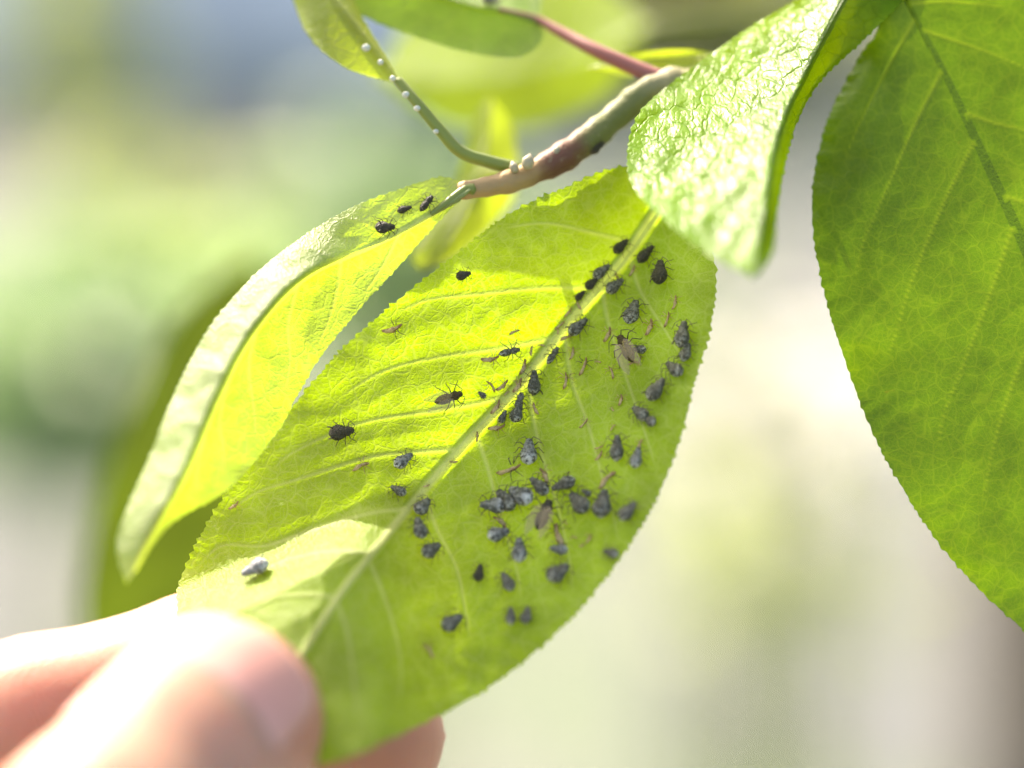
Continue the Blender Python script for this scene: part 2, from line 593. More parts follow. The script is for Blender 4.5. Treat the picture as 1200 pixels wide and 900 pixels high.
def make_leaf(mid, left, right, mat, ns=200, nt=40, veins=(), vein_w=3.0, tooth=9.0, amp=3.5, bulge=(0, 0), relief=-.12,
              quilt=.0, roll=0.0, warp=None, label=None, midrib=2.6, midrib_h=3.0, side_w=.5, mid_w=.85, mid_mat=None, name='leaf'):
    M = spline(mid, ns); L = spline(left, ns); R = spline(right, ns)

    def teeth(E, sgn):
        t = np.gradient(E[:, :2], axis=0); t /= np.linalg.norm(t, axis=1)[:, None] + 1e-9
        nrm = np.stack([t[:, 1], -t[:, 0]], 1)
        side = np.sign(np.sum(nrm * (E[:, :2] - M[:, :2]), 1).sum())
        nrm *= side if side != 0 else 1
        arc = np.r_[0, np.cumsum(np.linalg.norm(np.diff(E[:, :2], axis=0), axis=1))]
        ph = arc / tooth + .5 * np.sin(arc / 37.0) + .3 * np.sin(arc / 13.1 + 1) + 2
        saw = (ph % 1.0)
        saw = np.where(saw < .68, saw / .68, (1 - saw) / .32)
        rt = np.random.default_rng(int(tooth * 10) + len(E) + sgn).uniform(.25, 1.25, 4000)
        size = amp * rt[np.floor(ph).astype(int) % 4000]
        fade = np.clip(np.minimum(np.arange(len(E)), np.arange(len(E))[::-1]) / 8.0, 0, 1)
        return nrm * (saw * size * fade)[:, None], nrm, arc
    offL, nL, aL = teeth(L, -1); offR, nR, aR = teeth(R, 1)
    # uneven, slightly wavy margin
    tv = np.concatenate([-(1 - np.linspace(0, 1, nt) ** 1.25), np.linspace(0, 1, nt)[1:] ** 1.25])
    tv = np.concatenate([-np.linspace(1, 0, nt) ** .9, np.linspace(0, 1, nt)[1:] ** .9])
    G = np.zeros((ns, len(tv), 3))
    for j, t in enumerate(tv):
        E, off, b = (L, offL, bulge[0]) if t < 0 else (R, offR, bulge[1])
        a = abs(t)
        G[:, j] = M + a * (E - M)
        G[:, j, :2] += off * np.clip((a - .90) / .10, 0, 1) ** 1.0 * 1.0
        w = np.sin(np.linspace(0, math.pi, ns))
        G[:, j, 2] += b * 4 * a * (1 - a) * w
        if roll and t < 0:                     # the margin turns over towards the viewer
            q = np.clip((np.linspace(0, 1, ns) - .16) / .28, 0, 1); q = q * q * (3 - 2 * q)
            q2 = np.clip((1 - np.linspace(0, 1, ns)) / .15, 0, 1)
            G[:, j, 2] += roll * (1 - math.exp(-a / .05)) * (1 - a) * q * q2
        arc = aL if t < 0 else aR
        G[:, j, 2] += a ** 4 * .45 * np.sin(arc / 31.0 + (1 if t < 0 else 4) + 1.3 * np.sin(arc / 77.0)) * w
    flat_ = G.reshape(-1, 3)
    xy = flat_[:, :2].copy()
    vein = np.zeros(len(xy)); dmin = np.full(len(xy), 1e9)
    own = np.full(len(xy), -1); height = np.zeros(len(xy))
    vl = [spline([(*q, 0) if len(q) == 2 else q for q in v], 24) for v in veins]
    for v in vl:
        d, f = seg_dist(xy, v)
        wdt = vein_w * (1.1 - .75 * f)
        g_ = np.exp(-(d / wdt) ** 2) * np.clip((1 - f) * 9, 0, 1)
        own[(g_ > .42) & (g_ > vein)] = vl.index_of(v) + 1 if hasattr(vl, 'index_of') else [q is v for q in vl].index(True) + 1
        vein = np.maximum(vein, g_)
        height = np.maximum(height, g_ * (1 - .5 * f))
        dmin = np.minimum(dmin, d)
    dm, fm = seg_dist(xy, M)
    gm = np.exp(-(dm / (midrib * (1.2 - .6 * fm) + .5)) ** 4)
    own[gm > .3] = 0
    vein = np.maximum(vein, gm)
    height = np.maximum(height, gm * midrib_h * (1.2 - .6 * fm))
    dmin = np.minimum(dmin, dm)
    if quilt:
        flat_[:, 2] += quilt * (1 - np.exp(-(dmin / 22.0) ** 2)) * (1 + .6 * np.sin(xy[:, 0] / 7.7 + 2 * np.sin(xy[:, 1] / 19)) * np.sin(xy[:, 1] / 8.9 + 2 * np.sin(xy[:, 0] / 23)) * .6)
    flat_[:, 2] += relief * height
    if warp is not None:
        flat_[:, 2] += warp(xy)
    pos = P(flat_[:, 0], flat_[:, 1], flat_[:, 2])
    nT = len(tv)
    idx = np.arange(ns * nT).reshape(ns, nT)
    F = np.stack([idx[:-1, :-1], idx[1:, :-1], idx[1:, 1:], idx[:-1, 1:]], -1).reshape(-1, 4)
    uvmm = np.stack([xy[:, 0], -xy[:, 1]], 1) * Q * 1000
    g = pos.reshape(ns, nT, 3)
    nx = np.cross(np.gradient(g, axis=0), np.gradient(g, axis=1)).reshape(-1, 3)
    nx /= np.linalg.norm(nx, axis=1)[:, None] + 1e-15
    flip = np.sign(np.sum(nx * (CAM - pos), 1)); flip[flip == 0] = 1

    def piece(nm, faces, parent, pm=None):
        used, inv = np.unique(faces, return_inverse=True)
        fc = inv.reshape(faces.shape)
        me = mesh(nm, (pos - np.array(PARENT.location))[used], fc)
        uvl = me.uv_layers.new(name='UVMap')
        uvl.data.foreach_set('uv', uvmm[used][fc.ravel()].astype(np.float32).ravel())
        at = me.attributes.new('vein', 'FLOAT', 'POINT')
        at.data.foreach_set('value', (np.where(own == 0, vein * mid_w, vein * side_w)).astype(np.float32)[used])
        me.normals_split_custom_set_from_vertices((nx[used]).tolist())
        return link(nm, me, parent, pm or mat)
    own_f = own[F].max(1)
    ob = piece(name, F[own_f < 0], PARENT)
    if label: ob['label'] = label
    for k in range(own.max() + 1):
        fk = F[own_f == k]
        if len(fk): piece('midrib' if k == 0 else 'side_vein', fk, ob, mid_mat if k == 0 else None)
    s = Surf(); s.xy, s.pos, s.nrm, s.ob = xy, pos, nx * flip[:, None], ob
    return s


def surf(s, px, py):
    d = (s.xy[:, 0] - px) ** 2 + (s.xy[:, 1] - py) ** 2
    k = np.argpartition(d, 4)[:4]
    w = 1 / (d[k] + .3); w /= w.sum()
    n = (s.nrm[k] * w[:, None]).sum(0); n /= np.linalg.norm(n)
    return (s.pos[k] * w[:, None]).sum(0), n


# --- the large leaf with the aphids (its underside)
def main_warp(xy):
    # the held end bends forward, over the thumb
    a = np.array([190., 700.]); b = np.array([440., 584.])
    ab = b - a; nrm = np.array([-ab[1], ab[0]]) / np.linalg.norm(ab)     # points down in the picture
    d = (xy - a) @ nrm * Q * 1000
    d = 0.5 * (d + np.sqrt(d * d + .12))
    r = 1 / (1 + np.exp((xy[:, 0] - 452 - (xy[:, 1] - 620) * .10) / 22.0))
    return -(0.62 * d + 1.05 * np.minimum(d, 4.0 + 0 * d)) * (0.22 + .78 * r)


MAINV_L = [[(742, 285), (690, 272), (640, 262), (585, 268)], [(700, 338), (630, 338), (560, 345), (500, 352), (455, 372)],
           [(655, 395), (590, 408), (520, 418), (450, 435), (392, 470)], [(602, 462), (560, 473), (500, 483), (420, 497), (345, 530), (310, 560)],
           [(533, 527), (490, 530), (430, 537), (350, 562), (300, 578), (262, 605)], [(478, 596), (430, 602), (370, 620), (310, 640), (260, 640), (228, 668)],
           [(432, 648), (400, 645), (360, 650), (320, 662), (285, 690)], [(392, 700), (360, 697), (320, 702), (290, 720)]]
MAINV_R = [[(738, 300), (750, 340), (775, 380), (800, 420)], [(705, 335), (715, 385), (740, 460), (760, 520), (770, 555)],
           [(662, 390), (670, 445), (690, 500), (706, 560), (718, 600), (725, 640)], [(618, 440), (626, 495), (640, 550), (655, 600), (668, 660), (672, 705)],
           [(558, 508), (572, 550), (588, 610), (605, 665), (612, 712)], [(498, 578), (512, 620), (535, 665), (545, 712), (552, 755)],
           [(432, 655), (447, 690), (462, 735), (470, 780), (468, 830)], [(395, 705), (408, 745), (415, 800), (420, 850)]]
main = make_leaf(
    mid=[(785, 225, 5), (760, 262, 4.5), (730, 305, 3.5), (680, 362, 2.5), (640, 412, 1.5), (600, 462, .6), (545, 520, -.6), (490, 582, -2), (440, 645, -3.4), (400, 695, -4), (355, 765, -4.5), (290, 860, -5)],
    left=[(785, 225, 5), (735, 196, 3), (660, 222, 1.0), (600, 250, .2), (540, 295, -.4), (470, 350, 0), (400, 412, .8), (335, 488, 1.4), (265, 580, 1.0), (228, 645, 0), (208, 702, -1.5), (225, 770, -4), (290, 860, -5)],
    right=[(785, 225, 5), (822, 262, 1.5), (838, 322, -2), (830, 390, -3.8), (812, 450, -4.8), (800, 502, -5.2), (770, 580, -5.6), (720, 662, -6), (650, 742, -6.4), (560, 812, -6.6), (450, 868, -7), (390, 892, -6.5), (330, 895, -5), (290, 860, -5)],
    mat=MAT['leaf_main'], ns=440, nt=95, veins=MAINV_L + MAINV_R, vein_w=2.9, tooth=9.5, amp=4.5, bulge=(-.8, .7), relief=-.14, quilt=-.34,
    warp=main_warp, label='large bright green leaf underside crowded with aphids, tip pinched by the fingers', midrib=6.0, midrib_h=4.5, side_w=.62)

# --- narrow folded leaf to the left
FV = [[(470, 270), (455, 300), (440, 325), (425, 345)], [(400, 302), (395, 340), (385, 375), (372, 405)], [(350, 330), (338, 380), (340, 420), (335, 460)],
      [(300, 388), (292, 430), (298, 480), (300, 520)], [(268, 445), (258, 490), (262, 530), (262, 560)], [(238, 515), (232, 550), (232, 580)],
      [(455, 280), (430, 262), (400, 254)], [(395, 305), (360, 290), (335, 298)], [(345, 340), (310, 325), (285, 345)], [(300, 388), (270, 378), (248, 390)], [(270, 440), (240, 432), (222, 440)], [(245, 500), (215, 495), (198, 505)], [(218, 560), (190, 555), (175, 565)]]
fold = make_leaf(
    mid=[(552, 222, 1), (500, 255, .5), (440, 287, -.5), (358, 326, -2.5), (300, 388, -5), (258, 465, -8), (222, 550, -11), (188, 610, -13.5), (152, 678, -16)],
    left=[(552, 222, 1), (520, 208, 1.2), (470, 222, .4), (400, 250, -.8), (318, 305, -3.2), (258, 368, -5.6), (214, 442, -9), (172, 545, -12.5), (138, 630, -15), (148, 684, -16)],
    right=[(552, 222, 1), (508, 265, .8), (472, 306, .4), (422, 360, -.4), (374, 420, -1.6), (345, 468, -3), (325, 505, -4.5), (268, 572, -8.5), (200, 614, -12.5), (152, 678, -16)],
    roll=-5.0,
    mat=MAT['leaf_fold'], ns=260, nt=48, veins=FV, vein_w=3.0, tooth=9, amp=2.2, bulge=(-.3, .3), relief=-.13, quilt=.5,
    label='narrow young leaf folded along its midrib, pale sunlit side and glowing yellow-green side', midrib=2.6)

# --- glossy leaf hanging over the branch
OV = [[(960, 50), (900, 72), (860, 100), (835, 118)], [(940, 95), (880, 130), (830, 165), (795, 195)], [(922, 135), (870, 180), (830, 215), (800, 245)],
      [(908, 190), (875, 225), (850, 260), (835, 285)], [(898, 240), (880, 265), (868, 295)]]
over = make_leaf(
    mid=[(1040, -60, 4), (1000, -18, 3), (968, 40, 0), (942, 92, -3), (920, 138, -7), (906, 190, -12), (897, 250, -17), (884, 326, -23)],
    left=[(1040, -60, 4), (985, -35, 6), (935, 0, 6), (880, 32, 6), (800, 88, 4.5), (752, 130, 1.5), (736, 178, -3), (745, 222, -8), (790, 266, -14), (840, 302, -19.5), (884, 326, -23)],
    right=[(1040, -60, 4), (1075, -25, 5), (1056, 2, 4), (1008, 50, 3), (962, 94, 1.6), (933, 145, -2), (918, 200, -6.5), (910, 250, -11.5), (905, 295, -18), (884, 326, -23)],
    mat=MAT['leaf_gloss'], ns=260, nt=60, veins=OV, vein_w=3.0, tooth=9, amp=2.6, bulge=(.8, 1.5), relief=.10, quilt=-.4,
    label='glossy curled leaf with sun glints hanging over the branch', midrib=2.6, mid_mat=MAT['rib_gloss'])

# --- dark mature leaf at the right
RV = [[(1072, 22), (1040, 80), (1005, 150), (985, 200)], [(1104, 82), (1075, 140), (1040, 220), (1010, 290), (1000, 340)],
      [(1142, 165), (1105, 240), (1068, 330), (1050, 390), (1035, 430)], [(1188, 262), (1160, 345), (1128, 430), (1105, 490), (1098, 540)],
      [(1222, 370), (1190, 440), (1165, 520), (1150, 600)], [(1250, 470), (1220, 550), (1200, 640)],
      [(1080, 35), (1120, 48), (1160, 62), (1215, 85)], [(1130, 132), (1170, 145), (1240, 160)], [(1172, 228), (1215, 240), (1290, 250)], [(1065, 5), (1110, 2), (1180, 8)],
      [(1205, 320), (1270, 340), (1330, 345)]]
right_leaf = make_leaf(
    mid=[(1030, -70, 5), (1062, 0, 4.5), (1108, 90, 3), (1160, 200, 1), (1205, 300, 0), (1255, 430, -1.6), (1290, 560, -2.6), (1310, 700, -3.2), (1320, 830, -3.5)],
    left=[(1030, -70, 5), (1012, -30, 5), (1030, 30, 5), (1006, 70, 6), (968, 150, 4.8), (952, 238, 3), (964, 330, .5), (990, 420, .4), (1030, 520, -.6), (1088, 618, -1.6), (1148, 690, -2.4), (1205, 742, -3), (1270, 800, -3.5), (1320, 830, -3.5)],
    right=[(1030, -70, 5), (1120, -80, 4), (1250, -40, 5), (1380, 80, 7), (1450, 250, 8), (1470, 450, 8), (1440, 620, 3), (1380, 760, -1), (1320, 830, -3.5)],
    mat=MAT['leaf_right'], ns=300, nt=60, veins=RV, vein_w=2.2, tooth=12, amp=3.2, bulge=(-.8, .5), relief=.06, quilt=-.12, side_w=.85, mid_w=.1, mid_mat=MAT['rib_dark'],
    label='large dark green mature leaf with a pale net of veins', midrib=1.3)

# --- leaf at the top, on the red stalk
TV = [[(540, 12), (520, 30), (495, 38)], [(490, -12), (470, 10), (445, 22)]]
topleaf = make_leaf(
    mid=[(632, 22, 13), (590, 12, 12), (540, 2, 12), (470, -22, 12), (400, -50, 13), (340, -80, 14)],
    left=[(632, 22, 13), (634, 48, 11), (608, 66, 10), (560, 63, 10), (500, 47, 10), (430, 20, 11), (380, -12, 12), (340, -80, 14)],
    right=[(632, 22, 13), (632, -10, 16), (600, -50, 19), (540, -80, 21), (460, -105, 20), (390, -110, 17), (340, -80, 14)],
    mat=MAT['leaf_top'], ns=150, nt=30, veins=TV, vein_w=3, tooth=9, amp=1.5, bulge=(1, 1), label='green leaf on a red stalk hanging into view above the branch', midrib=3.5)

# --- leaf with a beaded stalk
beaded = make_leaf(
    mid=[(470, 98, 3.5), (440, 58, 4.5), (402, 10, 5.5), (370, -30, 7.5), (340, -70, 8.5), (310, -120, 9.5)],
    left=[(470, 98, 3.5), (442, 92, 4.5), (400, 76, 5.5), (362, 42, 7.5), (344, 0, 9.5), (325, -60, 10.5), (310, -120, 9.5)],
    right=[(470, 98, 3.5), (452, 66, 5.5), (420, 12, 8.5), (400, -30, 11.5), (370, -80, 11.5), (310, -120, 9.5)],
    mat=MAT['leaf_yellow'], ns=140, nt=26, tooth=9, amp=1.2, label='yellow-green leaf on a stalk dotted with white beads', midrib=5)

# --- small yellow leaf behind the twig
small = make_leaf(
    mid=[(575, 112, 29), (572, 160, 28), (562, 210, 26), (540, 260, 25), (498, 318, 25)],
    left=[(575, 112, 29), (555, 140, 29), (546, 180, 28), (530, 220, 27), (500, 265, 26), (484, 300, 25), (498, 318, 25)],
    right=[(575, 112, 29), (598, 145, 30), (606, 185, 29), (604, 225, 28), (580, 262, 27), (545, 295, 26), (498, 318, 25)],
    mat=MAT['leaf_yellow'], ns=120, nt=24, tooth=9, amp=1.2, label='small yellow-green leaf blurred behind the twig fork', midrib=3)

stip = make_leaf(
    mid=[(860, 66, 10), (800, 70, 11), (740, 76, 12), (684, 80, 13)],
    left=[(860, 66, 10), (800, 58, 11), (740, 64, 12), (684, 80, 13)],
    right=[(860, 66, 10), (800, 84, 10), (740, 90, 12), (684, 80, 13)],
    mat=MAT['leaf_yellow'], ns=80, nt=14, tooth=9, amp=.8, label='narrow pale leaflet behind the red stalk', midrib=2)

# --- leaves farther behind, on the same tree
glow = make_leaf(
    mid=[(760, 30, 70), (680, 70, 68), (600, 90, 66), (520, 95, 66), (440, 85, 68)],
    left=[(760, 30, 70), (700, -20, 75), (600, -40, 76), (500, 0, 74), (440, 85, 68)],
    right=[(760, 30, 70), (710, 110, 66), (620, 150, 64), (520, 140, 64), (440, 85, 68)],
    mat=MAT['leaf_glow'], ns=80, nt=20, tooth=12, amp=2, label='bright green leaf far out of focus behind the red stalk', midrib=4)
sb = P1((165, 1500, 130))
sapling = empty('sapling', (sb[0], sb[1], GROUND))
tag(sapling, 'sapling with one dark olive leaf out of focus behind the narrow folded leaf', 'plant')
PARENT = sapling
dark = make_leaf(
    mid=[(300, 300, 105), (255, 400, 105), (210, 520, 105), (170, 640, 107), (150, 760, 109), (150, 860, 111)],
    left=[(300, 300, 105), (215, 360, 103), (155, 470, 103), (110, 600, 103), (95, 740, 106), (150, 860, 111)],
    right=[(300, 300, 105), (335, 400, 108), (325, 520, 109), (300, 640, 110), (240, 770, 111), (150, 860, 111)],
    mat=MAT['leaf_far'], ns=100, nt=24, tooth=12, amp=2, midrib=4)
PARENT = plant
sl_ = np.array([sb[0], sb[1], GROUND])
tube('stem', [(0, 0, 0), (.01, .01, .6), tuple(sb - sl_ + np.array([0, 0, .0])), tuple(P1((152, 1000, 116)) - sl_), tuple(P1((150, 858, 111)) - sl_)], [.005, .004, .002, .0012, .0008], MAT['stalk'], sapling, 8)


# ------------------------------------------------------------------ twig, stalks, trunk
def stem(name, ctrl, rad_px, mat, n=40, sides=14, lump=0.0, label=None):
    c = spline(ctrl, n)
    r = np.interp(np.linspace(0, 1, n), np.linspace(0, 1, len(rad_px)), rad_px)
    if lump:
        r = r * (1 + lump * np.sin(np.linspace(0, 19, n)) * np.sin(np.linspace(0, 7, n)))
    o = tube(name, P(c[:, 0], c[:, 1], c[:, 2]) - PLOC, r * Q, mat, plant, sides)
    if label: o['label'] = label
    return o


tw = spline([(538, 224, 1.5), (570, 219, 2.2), (605, 210, 3), (650, 190, 4), (690, 163, 5), (730, 130, 6.5), (768, 102, 7), (815, 100, 7), (870, 90, 6.6), (930, 56, 6.2), (1000, 0, 5.6)], 70)
tr_r = np.interp(np.linspace(0, 1, 70), [0, .08, .18, .26, .36, .42, .5, .53, .6, 1], [9, 12, 14, 17, 15, 16, 16, 20, 17, 19])
me_pts = P(tw[:, 0], tw[:, 1], tw[:, 2])
ext = [P1((1100, -95, 4)), P1((1300, -230, 5)), np.array([.12, .05, .095]), np.array([.22, .13, .14]), np.array([.34, .22, .10]), np.array([.42, .30, .02])]
ext_r = [.0016, .0017, .002, .0027, .0036, .005]
tr_r = tr_r * 1.1 * (1 + .06 * np.sin(np.arange(70) * 1.9) + .05 * np.sin(np.arange(70) * .83 + 1))
V, F = tube_arrays(np.vstack([me_pts, ext]), np.r_[tr_r * Q, ext_r], 14)
twig = link('branch', mesh('branch', V, F), plant, MAT['twig'])
twig.matrix_parent_inverse = PINV
stem('leaf_stalk', [(585, 11, 11.6), (610, 17, 12.2), (632, 24, 12.6), (665, 42, 11), (700, 60, 9), (740, 78, 7.8), (776, 94, 7)], [2.5, 4, 6.5, 8, 9, 10, 12], MAT['stalk_red'], label='pinkish red leaf stalk')
stem('leaf_stalk', [(466, 94, 3.5), (490, 122, 2.6), (515, 152, 2.4), (540, 178, 2.6), (575, 190, 3.2), (610, 198, 3.6)], [6, 6.5, 7, 7.5, 8, 8], MAT['stalk'], label='thin yellow-green leaf stalk')
stem('leaf_stalk', [(785, 226, 5), (800, 190, 8), (812, 140, 7), (820, 100, 7)], [6, 7, 7, 9], MAT['stalk'])
stem('leaf_stalk', [(555, 222, 1.2), (548, 222, 1.2), (540, 226, 1.0), (505, 251, .2)], [7, 6, 4.5, 2.5], MAT['stalk'])
stem('leaf_stalk', [(1038, -62, 4), (1046, -90, 5.6), (1042, -70, 5.8), (1030, -28, 5.4)], [6, 7, 8, 8], MAT['stalk'])
stem('leaf_stalk', [(1030, -68, 5), (1032, -84, 5.8), (1036, -66, 6.2), (1034, -30, 5.6)], [6, 7, 8, 8], MAT['stalk'])
stem('leaf_stalk', [(498, 316, 25), (560, 212, 26), (590, 200, 9), (612, 206, 3.4)], [4, 5, 6, 7], MAT['stalk'])
stem('leaf_stalk', [(758, 31, 70), (900, 10, 72), (1150, -100, 72), (1400, -290, 45), (1330, -238, 7)], [6, 7, 8, 8, 8], MAT['stalk'])
stem('leaf_stalk', [(858, 66, 10), (866, 74, 9), (868, 90, 7)], [3, 4, 5], MAT['stalk'])
# buds and scars on the twig
for (bx, by, bd, r1, ln, ang) in [(618, 193, 1.6, 8, 13, 75), (603, 198, 2.0, 6, 9, 110), (652, 178, 3.2, 5, 8, 70)]:
    a = math.radians(ang)
    stem('bud', [(bx - math.cos(a) * 3, by + math.sin(a) * 3, bd), (bx + math.cos(a) * ln * .5, by - math.sin(a) * ln * .5, bd), (bx + math.cos(a) * ln, by - math.sin(a) * ln, bd + .3)],
         [r1 * .8, r1, 1.2], MAT['bud'], 8, 8)
tube('trunk', [(0, 0, 0), (.005, .01, .4), (-.01, 0, .8), (0, 0, 1.27), (.02, .02, 1.6), (.05, .03, 2.0)], [.022, .018, .015, .012, .009, .006], MAT['bark'], plant, 12)
# more leaves along the branch, beyond the picture
ux = plant
for (b, dirv, ln) in [((.12, .055, .10), (.5, -.3, -.6), .07), ((.17, .09, .12), (.2, -.6, .3), .075), ((.23, .14, .14), (.6, .3, .4), .07), ((.28, .18, .125), (.1, -.7, -.3), .08), ((.33, .21, .11), (.5, .5, .5), .07)]:
    b = np.array(b); d = np.array(dirv); d /= np.linalg.norm(d)
    sd = np.cross(d, [0, 0, 1]); sd /= np.linalg.norm(sd); nn = np.cross(sd, d)
    V, F = [], []
    N = 24
    for i in range(N + 1):
        s = i / N
        w = .26 * ln * math.sin(math.pi * s ** .85) ** .8 * (1 + .03 * (i % 2))
        c = b + d * (.012 + ln * s) - nn * (.25 * ln * s * s)
        for tt in (-1, -.5, 0, .5, 1):
            V.append(c + sd * w * tt + nn * (abs(tt) * w * .3) - PLOC)
    for i in range(N):
        for j in range(4):
            F.append((i * 5 + j, i * 5 + j + 1, i * 5 + j + 6, i * 5 + j + 5))
    me = mesh('leaf', V, F)
    uvl = me.uv_layers.new(name='UVMap')
    for lp in me.loops:
        q = me.vertices[lp.vertex_index].co
        uvl.data[lp.index].uv = (q.x * 1000, q.z * 1000)
    lf = link('leaf', me, plant, MAT['leaf_right'])
    tube('midrib', [b - PLOC] + [V[i * 5 + 2] for i in range(0, N + 1, 3)], np.linspace(.0008, .0002, 10), MAT['vein'], lf, 6)

# ------------------------------------------------------------------ hand
def hand():
    c = lambda px, py, d: np.array([(px - 600) * Q * 1000 * (1 + d / 255), (450 - py) * Q * 1000 * (1 + d / 255), d])
    TH = [(c(256, 848, -22), 8.8), (c(205, 904, -27), 9.2), (c(122, 1000, -36), 9.3), (c(-70, 1230, -44), 10.5), (c(-330, 1480, -6), 14)]
    IN = [(c(428, 862, 4.0), 7.4), (c(250, 800, 3.2), 8.2), (c(40, 862, 4), 8.7), (c(-180, 930, 10), 9.3), (c(-600, 1150, 30), 10.5)]
    MI = [(c(300, 1065, 14), 7.4), (c(150, 1010, 20), 8.3), (c(-120, 1030, 26), 9.0), (c(-620, 1270, 42), 11)]
    RI = [(c(180, 1230, 22), 7.2), (c(60, 1170, 30), 8.0), (c(-160, 1190, 36), 8.8), (c(-640, 1400, 50), 11)]
    LI = [(c(60, 1370, 30), 6.4), (c(-40, 1320, 36), 7.0), (c(-230, 1340, 42), 7.6), (c(-660, 1520, 52), 10)]
    PALM = [(c(-600, 1150, 30), c(-900, 1700, 42), 11, 15), (c(-640, 1400, 46), c(-900, 1750, 48), 11, 15), (c(-330, 1480, -6), c(-850, 1720, 35), 14, 16),
            (c(-650, 1520, 52), c(-920, 1780, 55), 10, 14), (c(-600, 1300, 34), c(-640, 1480, 44), 13, 12), (c(-900, 1730, 44), c(-1500, 2250, 75), 20, 25), (c(-1500, 2250, 75), c(-2100, 2750, 110), 25, 33)]
    allp = [p for ch in (TH, IN, MI, RI, LI) for p, _ in ch] + [q for pr in PALM for q in pr[:2]]
    lo = np.min(allp, 0) - 20; hi = np.max(allp, 0) + 16
    lo = np.maximum(lo, [-190, -200, -60])
    h = 1.15
    ax = [np.arange(lo[k], hi[k], h) for k in range(3)]
    X, Y, Z = np.meshgrid(*ax, indexing='ij')
    pts = np.stack([X, Y, Z], -1).astype(np.float32)

    def cap(pts, a, b, ra, rb):
        ab = (b - a).astype(np.float32)
        t = np.clip(((pts - a.astype(np.float32)) @ ab) / (ab @ ab), 0, 1)
        d = pts - a.astype(np.float32) - t[..., None] * ab
        return np.sqrt((d * d).sum(-1)) - (ra + (rb - ra) * t)

    def smin(a, b, k):
        hh = np.clip(.5 + .5 * (b - a) / k, 0, 1)
        return b + (a - b) * hh - k * hh * (1 - hh)
    palm = None
    for a, b, ra, rb in PALM:
        f = cap(pts, a, b, ra, rb)
        palm = f if palm is None else smin(palm, f, 8.0)
    total = None
    for ch in (TH, IN, MI, RI, LI):
        f = None
        for (a, ra), (b, rb) in zip(ch[:-1], ch[1:]):
            g = cap(pts, a, b, ra, rb)
            f = g if f is None else smin(f, g, 2.5)
        f = smin(f, palm, 7.0)
        total = f if total is None else np.minimum(total, f)
    val = total
    # surface nets
    ins = val < 0
    nx, ny, nz = val.shape
    cs = sum(ins[i:nx - 1 + i, j:ny - 1 + j, k:nz - 1 + k].astype(np.int8) for i in (0, 1) for j in (0, 1) for k in (0, 1))
    act = (cs > 0) & (cs < 8)
    ci = np.argwhere(act)
    idm = -np.ones(act.shape, np.int64); idm[act] = np.arange(len(ci))
    acc = np.zeros((len(ci), 3)); cnt = np.zeros(len(ci))
    corners = [(i, j, k) for i in (0, 1) for j in (0, 1) for k in (0, 1)]
    for p in corners:
        for axis in range(3):
            if p[axis] == 0:
                q = list(p); q[axis] = 1
                va = val[ci[:, 0] + p[0], ci[:, 1] + p[1], ci[:, 2] + p[2]]
                vb = val[ci[:, 0] + q[0], ci[:, 1] + q[1], ci[:, 2] + q[2]]
                m = (va < 0) != (vb < 0)
                t = np.where(m, va / (va - vb + 1e-12), 0)
                pt = np.array(p, float)[None].repeat(len(ci), 0)
                pt[:, axis] += t
                acc[m] += pt[m]; cnt[m] += 1
    V = (ci + acc / cnt[:, None]) * h + lo
    F = []
    for axis in range(3):
        a1, a2 = [(1, 2), (2, 0), (0, 1)][axis]
        sl0 = [slice(None)] * 3; sl1 = [slice(None)] * 3
        sl0[axis] = slice(0, -1); sl1[axis] = slice(1, None)
        A = ins[tuple(sl0)]; B = ins[tuple(sl1)]
        e = np.argwhere(A != B)
        ok = (e[:, a1] > 0) & (e[:, a2] > 0) & (e[:, a1] < val.shape[a1] - 1) & (e[:, a2] < val.shape[a2] - 1)
        e = e[ok]
        fl = A[e[:, 0], e[:, 1], e[:, 2]]
        qs = []
        for (u, w) in ((0, 0), (-1, 0), (-1, -1), (0, -1)):
            g = e.copy(); g[:, a1] += u; g[:, a2] += w
            qs.append(idm[g[:, 0], g[:, 1], g[:, 2]])
        qd = np.stack(qs, 1)
        qd[~fl] = qd[~fl][:, ::-1]
        F.append(qd)
    F = np.vstack(F)
    F = F[(F >= 0).all(1)]
    # relax once or twice
    e = np.vstack([F[:, [0, 1]], F[:, [1, 2]], F[:, [2, 3]], F[:, [3, 0]]])
    for it in range(3):
        s = np.zeros_like(V); k = np.zeros(len(V))
        np.add.at(s, e[:, 0], V[e[:, 1]]); np.add.at(s, e[:, 1], V[e[:, 0]])
        np.add.at(k, e[:, 0], 1); np.add.at(k, e[:, 1], 1)
        V = V * .4 + .6 * s / np.maximum(k, 1)[:, None]
    # knuckle folds across the forefinger and thumb
    W = (V[:, :1] * RT + V[:, 1:2] * UP + V[:, 2:] * FW) * .001
    vol = np.einsum('ij,ij->i', W[F[:, 0]], np.cross(W[F[:, 1]], W[F[:, 2]])).sum() + np.einsum('ij,ij->i', W[F[:, 0]], np.cross(W[F[:, 2]], W[F[:, 3]])).sum()
    if vol < 0:
        F = F[:, ::-1].copy()
    me = mesh('hand', W, F)
    fl = np.zeros(len(V))
    for p_, r_ in ((c(330, 850, -26), 7.0), (c(428, 862, 4), 9), (c(45, 800, -8), 6)):  # spots of painted redness imitating scattered light on the shaded parts
        fl = np.maximum(fl, np.exp(-(np.linalg.norm(V - p_, axis=1) / r_) ** 2) * .75)
    at = me.attributes.new('shade_glow', 'FLOAT', 'POINT')
    at.data.foreach_set('value', fl.astype(np.float32))
    ob = link('hand', me, None, MAT['skin'])
    tag(ob, 'hand pinching the tip of the large leaf between thumb and forefinger', 'hand')

